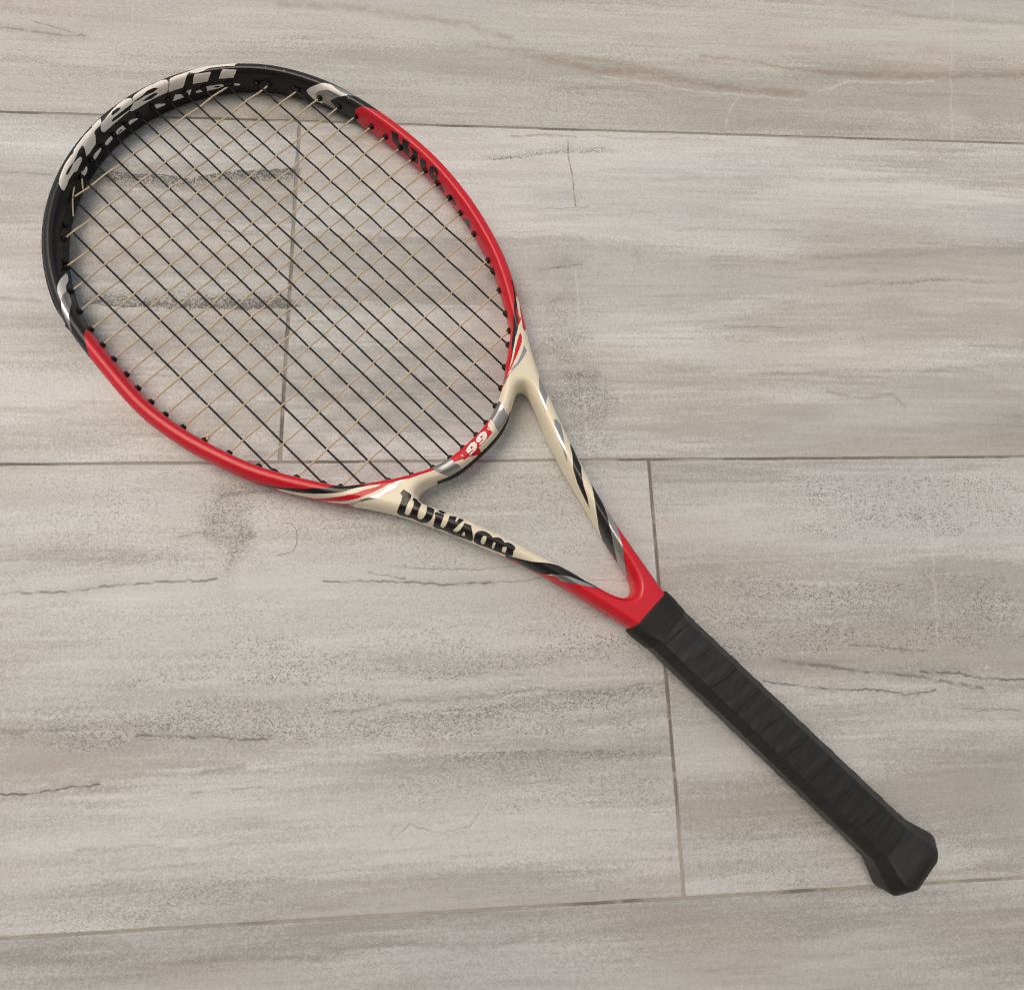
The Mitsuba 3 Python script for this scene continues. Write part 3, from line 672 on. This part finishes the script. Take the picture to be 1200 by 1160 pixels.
    ["lettering", "white", "head", 2, [[656.8, 7], [654.5, 7], [648.4, 6], [647.9, 1], [649.4, -4], [657.5, -10], [658.4, -2]], []],
    ["lettering", "white", "head", 2, [[665.8, 6], [666.1, -3], [668.4, -10], [672.9, -10], [673.3, -2], [669.9, 6]], []],
    ["lettering", "white", "head", 2, [[602.3, 6], [598.0, 5], [593.4, -8], [593.4, -13], [598.1, -12], [601.9, -8]], []],
    ["lettering", "white", "head", 2, [[584.2, 10], [579.1, 2], [579.6, -13], [586.7, -12], [588.0, -11]], []],
    ["lettering", "white", "head", 2, [[577.3, 9], [572.5, 9], [575.5, -13], [576.7, -9]], []],
    ["lettering", "white", "head", 2, [[570.7, -4], [566.0, 0], [561.9, 6], [551.0, 4], [550.3, -4], [555.1, -12], [563.3, -14], [570.5, -11]], [[[559.1, -3], [555.6, 0], [552.2, -5], [556.0, -7]]]],
    ["lettering", "white", "head", 2, [[549.4, 1], [545.6, 12], [544.5, 6], [539.2, -2], [540.2, -8], [545.1, -8]], []],
    ["stripe", "white", "head", 2, [[491.9, 11], [490.1, 24], [482.4, 56], [477.7, 85], [473.7, 96], [470.1, 78], [461.2, 65], [463.9, 52], [473.5, 52], [475.9, 49], [482.4, 28], [485.4, 9], [484.8, -4], [480.5, -17], [481.5, -26], [485.8, -25], [488.0, -20], [490.9, -3]], []],
    ["stripe", "silver", "head", 1, [[485.4, 9], [482.4, 28], [475.9, 49], [473.5, 52], [463.9, 52], [470.5, 26], [473.9, 10], [470.5, -10], [472.3, -26], [480.5, -19], [484.8, -4]], []],
    ["stripe", "silver", "head", 1, [[473.7, 96], [468.8, 102], [463.7, 120], [454.4, 114], [456.1, 101], [461.3, 69], [470.1, 78]], []],
    ["stripe", "white", "head", 2, [[750.3, 5], [759.3, 44], [765.9, 68], [769.8, 76], [775.9, 77], [766.9, 31], [762.5, 25], [753.6, -6], [749.9, -5]], []],
    ["stripe", "silver", "head", 1, [[766.9, 31], [775.9, 77], [782.4, 104], [788.5, 113], [797.0, 125], [794.6, 114], [788.2, 81], [783.7, 57], [774.8, 25], [768.8, 21]], []],
    ["lettering", "black", "head", 1, [[421.4, 46], [414.6, 54], [414.3, 37], [413.2, 19], [410.7, 23], [410.4, 45], [411.0, 51], [404.7, 56], [404.7, 28], [403.3, 21], [404.6, -14], [412.3, -6], [415.1, -7], [419.7, 3], [420.1, 35]], []],
    ["lettering", "black", "head", 1, [[403.4, 45], [396.0, 47], [394.8, 8], [397.3, -16], [402.3, -13], [400.0, 24]], []],
    ["lettering", "black", "head", 1, [[392.6, 38], [387.5, 41], [386.3, 25], [387.9, 3], [384.9, -1], [391.4, -19], [393.1, 8]], []],
    ["lettering", "black", "head", 1, [[383.2, 38], [381.2, 50], [377.1, 57], [374.4, 45], [375.6, -1], [382.0, -14], [383.7, 1]], [[[379.3, 27], [377.4, 40], [376.5, 29], [378.4, 13]]]],
    ["lettering", "black", "head", 1, [[375.2, 2], [370.1, 20], [365.9, -8], [368.8, -20], [374.7, -16]], []],
    ["lettering", "black", "head", 1, [[365.4, -21], [359.7, 19], [353.4, 19], [351.8, 5], [355.2, -13], [357.8, -2], [362.8, -23]], []],
    ["lettering", "black", "head", 1, [[344.2, -18], [335.9, 19], [332.2, 3], [335.6, -31], [338.9, -18], [343.7, -38]], []],
    ["glint", "white", "head", 2, [[519.8, 83], [519.5, 85], [519.1, 80], [519.4, 77], [519.6, 77]], []],  # small highlights on the hoop, painted as white specks
    ["glint", "white", "head", 2, [[459.1, 59], [458.7, 62], [458.3, 61], [458.6, 58], [458.9, 57]], []],
    ["glint", "white", "head", 2, [[651.4, 107], [651.0, 109], [650.8, 116], [651.6, 108], [651.8, 106]], []],
    ["glint", "white", "head", 2, [[507.3, 77], [507.0, 79], [506.6, 76], [506.8, 72], [507.1, 72]], []],
    ["lettering", "white", "head", 3, [[153.9, 80], [154.7, 80], [154.6, 97], [154.1, 97]], []],
    ["lettering", "white", "head", 3, [[177.5, 74], [178.3, 72], [178.2, 90], [177.7, 90]], []],
]
words = {}
for name, mat, chart, order, ring, holes in DECALS:
    m = decal(chart, ring, holes, 0.08 + 0.05 * order)
    if name == 'lettering':
        t = ring[0][0]
        words.setdefault((chart, mat, t > 300), []).append(m)
    else:
        add(f'{KEY}__frame__{name}', m, f'{mat}_paint', smooth=True, label=f'{mat} painted {name}' if mat != 'red' else None)
for (chart, mat, far), ms in words.items():
    add(f'{KEY}__frame__lettering', trimesh.util.concatenate(ms), f'{mat}_paint', smooth=True, label=f'{mat} lettering')


def strip(path, inward, section, closed=False):
    """Sweeps a section of (offset, height) pairs along a plan path; inward: unit plan normals. One sealed mesh."""
    m, k = len(path), len(section)
    V = np.concatenate([np.c_[path + inward * o[:, None] if np.ndim(o) else path + inward * o, np.full(m, h)] for o, h in section])
    V = V.reshape(k, m, 3).transpose(1, 0, 2).reshape(-1, 3)
    F = []
    for i in range(m - 1):
        for j in range(k):
            a, b = i * k + j, i * k + (j + 1) % k
            F += [[a, b, b + k], [a, b + k, a + k]]
    for j in range(1, k - 1):
        F += [[0, j + 1, j], [(m - 1) * k, (m - 1) * k + j, (m - 1) * k + j + 1]]
    mesh = trimesh.Trimesh(V, F, process=False)
    mesh.fix_normals()
    return mesh


def ring_piece(ring, pick, grow):
    q = ring.q
    on = pick(q)
    k = int(np.argmin(on)) if not on.all() else 0
    q = np.roll(q, -k, 0)
    on = np.roll(on, -k)
    i = np.where(on)[0]
    q = q[i[0]:i[-1] + 1][::3]
    t = np.gradient(q, axis=0)
    n = np.stack([t[:, 1], -t[:, 0]], 1) / np.linalg.norm(t, axis=1, keepdims=True)
    c = ring.poly.centroid
    if ((q - [c.x, c.y]) * n).sum() < 0:
        n = -n
    return q, n * grow


def placed(mesh_local):
    m = mesh_local.copy()
    m.vertices = to_world(np.c_[bend(m.vertices[:, :2]), m.vertices[:, 2]])
    m.fix_normals()
    return m


# the bumper guard round the tip and the grommet strip under the bridge
q, n = ring_piece(OUT, lambda q: q[:, 0] > 572, 1.0)
fade = sstep(0, 12, np.minimum(np.arange(len(q)), np.arange(len(q))[::-1]).astype(float))
sec = [(-1.6, 7.6), (-0.55, 7.2), (-0.1, 6.0), (0.35, 5.2), (0.10, 4.0), (0.42, 2.6), (0.45, -2.6), (0.10, -4.0), (0.35, -5.2), (-0.1, -6.0), (-0.55, -7.2), (-1.6, -7.6)]
bump = strip(q, n, [(np.where(fade > 0, o - 1.2 * (1 - fade), o), h) for o, h in sec])
add(f'{KEY}__bumper_guard', placed(bump), 'black_plastic', smooth=25, label='matt black bumper guard round the tip')
q, n = ring_piece(HOL, lambda q: (q[:, 0] > 331) & (np.abs(q[:, 1]) < 33), -1.0)
fade = sstep(0, 10, np.minimum(np.arange(len(q)), np.arange(len(q))[::-1]).astype(float))
sec = [(-2.0, 3.4), (0.3, 3.2), (0.75, 2.6), (0.9, 0.0), (0.75, -2.6), (0.3, -3.2), (-2.0, -3.4)]
add(f'{KEY}__grommet_strip', placed(strip(q, n, [(np.where(o > 0, o * (0.25 + 0.75 * fade), o), h) for o, h in sec])), 'black_plastic', smooth=25, label='black grommet strip under the throat bridge')


# strings: sixteen black mains, eighteen natural crosses, woven
MAINS = [((420, -96.3), (611, -97.5)), ((392, -80.7), (634.5, -80.8)), ((374, -64.6), (648, -65.2)), ((362.8, -51.9), (657, -51.4)), ((356.4, -39.5), (664.3, -38.6)), ((352.4, -27.1), (668.3, -26.5)),
         ((349.8, -15.2), (670.5, -15.6)), ((349.2, -5.1), (672, -4.7)), ((349.5, 6.7), (672.5, 6.3)), ((351.1, 16.9), (671.5, 17.0)), ((354, 29.1), (668.5, 28.6)), ((358.4, 40.3), (667, 40.4)),
         ((365, 52.3), (662, 52.5)), ((376.2, 65.3), (654.5, 66.3)), ((393.7, 80.3), (636, 82.3)), ((420, 96.8), (617, 98.4))]
CROSS_L = [(381.4, -72.7), (404.1, -88.2), (425.2, -98.1), (443.8, -106.3), (460.4, -110.5), (475.6, -114.8), (489.3, -116.5), (501.6, -117.8), (514.2, -118.6), (526.2, -118.5), (539.6, -118.0), (551.9, -116.5),
           (565.3, -113.7), (580.1, -110.3), (595.0, -105.7), (610.8, -97.6), (628.4, -87.4), (649.2, -68.5)]
CROSS_R = [(382.8, 72.0), (407.9, 86.3), (428.9, 96.1), (449.6, 103.8), (467.6, 110.0), (481.3, 112.3), (495.6, 115.1), (508.3, 115.9), (521.4, 117.0), (533.6, 116.5), (547.1, 116.7), (560.0, 114.7),
           (573.7, 112.7), (587.6, 108.4), (602.0, 103.5), (617.2, 96.9), (634.4, 87.8), (652.5, 72.0)]
inner_bent = Polygon(bend(IN.q))


def tube(path, radius, sides=9):
    path = np.asarray(path, float)
    t = np.gradient(path, axis=0)
    t /= np.linalg.norm(t, axis=1, keepdims=True)
    up = np.tile([0, 0, 1.0], (len(path), 1))
    s = np.cross(t, up)
    s /= np.maximum(np.linalg.norm(s, axis=1, keepdims=True), 1e-9)
    w = np.cross(s, t)
    a = np.arange(sides) / sides * 2 * np.pi
    r = np.broadcast_to(radius, (len(path),))[:, None, None]
    V = (path[:, None] + r * (np.cos(a)[None, :, None] * s[:, None] + np.sin(a)[None, :, None] * w[:, None])).reshape(-1, 3)
    i, j = np.meshgrid(np.arange(len(path) - 1), np.arange(sides), indexing='ij')
    p0, p1 = i * sides + j, i * sides + (j + 1) % sides
    F = np.concatenate([np.stack([p0, p1, p1 + sides], -1).reshape(-1, 3), np.stack([p0, p1 + sides, p0 + sides], -1).reshape(-1, 3)])
    k = np.arange(1, sides - 1)
    F = np.concatenate([F, np.c_[0 * k, k + 1, k], (len(path) - 1) * sides + np.c_[0 * k, k, k + 1]])
    m = trimesh.Trimesh(V, F, process=False)
    if m.volume < 0:
        m.invert()
    return m


def clip_to_hoop(a, b):
    """The string's ends where it meets the hoop's inner wall, then the direction."""
    a, b = np.array(a, float), np.array(b, float)
    d = (b - a) / np.linalg.norm(b - a)
    line = shapely.LineString([a - d * 25, b + d * 25]).intersection(inner_bent)
    line = max(line.geoms, key=lambda g: g.length) if hasattr(line, 'geoms') else line
    c = np.array(line.coords)
    c = c if (c[-1] - c[0]) @ d > 0 else c[::-1]
    return c[0], c[-1], d


def cross_at(a, b, c, d):
    m = np.array([b - a, c - d]).T
    s = np.linalg.solve(m, c - a)
    return s[0]


mains = [clip_to_hoop(*s) for s in MAINS]
crosses = [clip_to_hoop(l, r) for l, r in zip(CROSS_L, CROSS_R)]
AMP_MAIN, AMP_CROSS = 0.40, 0.36


def weave(own, others, flip, amp):
    a, b, d = own
    knots = []
    for k, (c, e, _) in enumerate(others):
        s = cross_at(a, b, c, e)
        t = cross_at(c, e, a, b)
        if 0.01 < s < 0.99 and 0.0 < t < 1.0:
            knots.append((s, amp if (k + flip) % 2 == 0 else -amp))
    knots.sort()
    L = np.linalg.norm(b - a)
    s = np.unique(np.r_[np.linspace(-5.0 / L, 1 + 5.0 / L, int(L / 2.2)), [k[0] for k in knots]])
    ks, kz = np.r_[0, [k[0] for k in knots], 1], np.r_[0, [k[1] for k in knots], 0]
    i = np.clip(np.searchsorted(ks, s) - 1, 0, len(ks) - 2)
    f = np.clip((s - ks[i]) / (ks[i + 1] - ks[i]), 0, 1)
    z = kz[i] + (kz[i + 1] - kz[i]) * (0.5 - 0.5 * np.cos(np.pi * f))
    return np.c_[a + s[:, None] * (b - a), z]


def lathe(profile, p, d, sides=14):
    a = np.arange(sides) / sides * 2 * np.pi
    s = np.array([-d[1], d[0], 0.0])
    w = np.array([0, 0, 1.0])
    D3 = np.array([d[0], d[1], 0.0])
    V = np.concatenate([np.array([p[0], p[1], 0.0]) + D3 * h + r * (np.cos(a)[:, None] * s + np.sin(a)[:, None] * w) for h, r in profile])
    n = len(profile)
    i, j = np.meshgrid(np.arange(n - 1), np.arange(sides), indexing='ij')
    p0, p1 = i * sides + j, i * sides + (j + 1) % sides
    F = np.concatenate([np.stack([p0, p1, p1 + sides], -1).reshape(-1, 3), np.stack([p0, p1 + sides, p0 + sides], -1).reshape(-1, 3)])
    k = np.arange(1, sides - 1)
    F = np.concatenate([F, np.c_[0 * k, k + 1, k], (n - 1) * sides + np.c_[0 * k, k, k + 1]])
    m = trimesh.Trimesh(V, F, process=False)
    if m.volume < 0:
        m.invert()
    return m


def local_to_world(m):
    m.vertices = to_world(np.array(m.vertices))
    m.fix_normals()
    return m


for i, s in enumerate(mains):
    add(f'{KEY}__main_string', local_to_world(tube(weave(s, crosses, i, AMP_MAIN), 0.63)), 'black_string', smooth=50, label='black lengthwise string' if i == 0 else None)
for i, s in enumerate(crosses):
    add(f'{KEY}__cross_string', local_to_world(tube(weave(s, mains, i + 1, AMP_CROSS), 0.54)), 'natural_string', smooth=50, label='beige crosswise string' if i == 0 else None)
BARREL = [(-2.1, 1.0), (-2.0, 1.55), (-1.1, 1.75), (-0.9, 1.95), (0.6, 1.95), (2.5, 1.6)]
for s in mains + crosses:
    for p, d in ((s[0], -s[2]), (s[1], s[2])):
        add(f'{KEY}__grommet', local_to_world(lathe(BARREL, p, d)), 'black_plastic', smooth=35)


def knot(c, r, turn):
    t = np.linspace(0, 2 * np.pi, 60)
    p = np.c_[np.sin(t) + 2 * np.sin(2 * t), np.cos(t) - 2 * np.cos(2 * t), -np.sin(3 * t)] * r / 3
    a = math.cos(turn), math.sin(turn)
    return tube(np.c_[p[:, 0] * a[0] - p[:, 1] * a[1], p[:, 0] * a[1] + p[:, 1] * a[0], p[:, 2] * 1.3] + c, 0.56, 8)


e = crosses[4][0]
tails = [knot(np.array([crosses[4][0][0], crosses[4][0][1], 0.2]) + np.r_[crosses[4][2], 0] * 2.6, 1.7, 0.4)]
add(f'{KEY}__string_knot', local_to_world(tails[0]), 'natural_string', smooth=50, label='beige tie-off knot beside the lower red side')

for tail in ([(666.5, -43.6, 2.2), (659, -50.2, 1.0), (652.0, -56.4, -1.5)], [(653.6, -59.6, 2.0), (647.5, -66.3, 0.8), (640.0, -73.2, -2.0)]):
    tl = CubicSpline(np.arange(3), np.array(tail, float))(np.linspace(0, 2, 16))
    add(f'{KEY}__string_tail', local_to_world(tube(tl, 0.5, 8)), 'natural_string', smooth=50, label='short beige string end against the inside of the black tip')

# ---------------------------------------------------------------- handle
def octagon(a, b, top, side, r=0.7, n=168):
    g = Polygon([(top, b), (a, side), (a, -side), (top, -b), (-top, -b), (-a, -side), (-a, side), (-top, b)])
    g = g.buffer(-r).buffer(r, quad_segs=6)
    ang = np.arange(n) / n * 2 * np.pi
    c = np.array(g.segmentize(0.1).exterior.coords)
    ca = np.unwrap(np.arctan2(c[:, 1], c[:, 0]))
    if ca[-1] < ca[0]:
        c, ca = c[::-1], ca[::-1]
    r = np.interp(ang, np.r_[ca[:-1] - 2 * np.pi, ca[:-1], ca[:-1] + 2 * np.pi], np.tile(np.hypot(c[:-1, 0], c[:-1, 1]), 3))
    return np.c_[r * np.cos(ang), r * np.sin(ang)], ang


def loft(us, sections, caps=(True, True)):
    n = len(sections[0])
    V = np.concatenate([np.c_[np.full(n, u), s] for u, s in zip(us, sections)])
    i, j = np.meshgrid(np.arange(len(us) - 1), np.arange(n), indexing='ij')
    p0, p1 = i * n + j, i * n + (j + 1) % n
    F = [np.stack([p0, p1, p1 + n], -1).reshape(-1, 3), np.stack([p0, p1 + n, p0 + n], -1).reshape(-1, 3)]
    for end, on in ((0, caps[0]), (len(us) - 1, caps[1])):
        if on:
            V = np.vstack([V, V[end * n:end * n + n].mean(0)])
            k = np.arange(n)
            tri = np.c_[end * n + k, end * n + (k + 1) % n, np.full(n, len(V) - 1)]
            F.append(tri if end else tri[:, ::-1])
    m = trimesh.Trimesh(V, np.concatenate(F), process=False)
    if m.volume < 0:
        m.invert()
    return m


OCT, ANG = octagon(14.5, 13.0, 9.5, 6.2)
OCT_SOFT, _ = octagon(14.6, 13.1, 9.5, 6.2, 2.2)
wrng = np.random.default_rng(11)
wobble = wrng.normal(0, 1, 40)


def wrapped(u, sec, pitch=17.5):
    """The section at u with the spiral overlap of the tape: a soft step where one turn lies over the last."""
    turn = (u / pitch - ANG / (2 * np.pi) + 0.03 * np.sin(3 * ANG + u * 0.11))
    f = turn % 1.0
    k = wobble[np.floor(turn).astype(int) % 40]
    h = 0.20 * sstep(0.0, 0.035, f) * (1 - sstep(0.20 + 0.03 * k, 0.42 + 0.03 * k, f)) + 0.03 * np.sin(2 * np.pi * f * 2 + k)
    s = sec * (1 + h / np.hypot(sec[:, 0], sec[:, 1]))[:, None]
    s = s + 0.025 * (np.stack([np.sin(u * 1.3 + ANG * 5), np.cos(u * 1.1 + ANG * 4)], 1)) * np.sin(u * 0.37)
    return s


us = np.linspace(23.0, 186.0, 330)
add(f'{KEY}__overgrip', local_to_world(loft(us, [wrapped(u, OCT) for u in us])), 'grip_wrap', smooth=16, label='black overgrip wrapped in a spiral')
us = np.linspace(183.5, 199.5, 34)


def collar(u):
    x = (u - 183.5) / 16.0
    r = 0.35 * min(1, (1 - abs(2 * x - 1)) * 9) ** 0.5
    blend = min(1.0, 1.6 * x)
    ell = np.c_[16.0 * np.sign(np.cos(ANG)) * np.abs(np.cos(ANG)) ** 0.62, 12.9 * np.sign(np.sin(ANG)) * np.abs(np.sin(ANG)) ** 0.62]
    s = OCT * (1 - blend) + ell * blend
    return s * (1 + r / np.hypot(s[:, 0], s[:, 1]))[:, None]


add(f'{KEY}__collar', local_to_world(loft(us, [collar(u) for u in us])), 'black_rubber', smooth=40, label='smooth black rubber band at the top of the grip')
FLARE = [(26, 0.1), (24, 0.3), (22.4, 0.4), (22.0, 0.1), (18.5, 1.1), (14, 2.8), (10.5, 4.2), (8, 5.1), (6, 5.4), (4.2, 4.9), (2.4, 3.2), (0.5, 0.6), (-1.0, -2.0), (-1.9, -5.0), (-2.3, -8.0)]
fu = np.array([a for a, _ in FLARE], float)
fh = np.array([b for _, b in FLARE], float)
t = np.linspace(0, len(FLARE) - 1, 150)
us = PchipInterpolator(np.arange(len(FLARE)), fu)(t)
hs = PchipInterpolator(np.arange(len(FLARE)), fh)(t)


def flare(u, h):
    wide = np.clip(h / 6.7, 0, 1)
    s = OCT_SOFT * [1 + h / 14.6, 1 + (0.45 * max(h, 0) + 0.9 * min(h, 0)) / 13.0] - [1.3 * sstep(24, 6, u), 0]
    return s


add(f'{KEY}__butt_cap', local_to_world(loft(us, [flare(u, h) for u, h in zip(us, hs)])), 'grip_wrap', smooth=16, label='flared black butt cap')

bsdf('hair_brown', base_color=(0.06, 0.045, 0.035), roughness=0.5)
# ---------------------------------------------------------------- a hair lying on the tile
hair_path = np.array([[-0.1095, 0.0831], [-0.1065, 0.0838], [-0.1028, 0.0819], [-0.1005, 0.0771], [-0.1005, 0.0718], [-0.1016, 0.0677], [-0.1055, 0.0651], [-0.112, 0.0642]])
tt = np.linspace(0, len(hair_path) - 1, 60)
hair = CubicSpline(np.arange(len(hair_path)), hair_path)(tt)
add('hair', tube(np.c_[hair, np.full(60, 0.0002)], 0.00010, 6), 'hair_brown', smooth=60, label='fine curled dark hair lying on the tile below the racket head', category='hair')
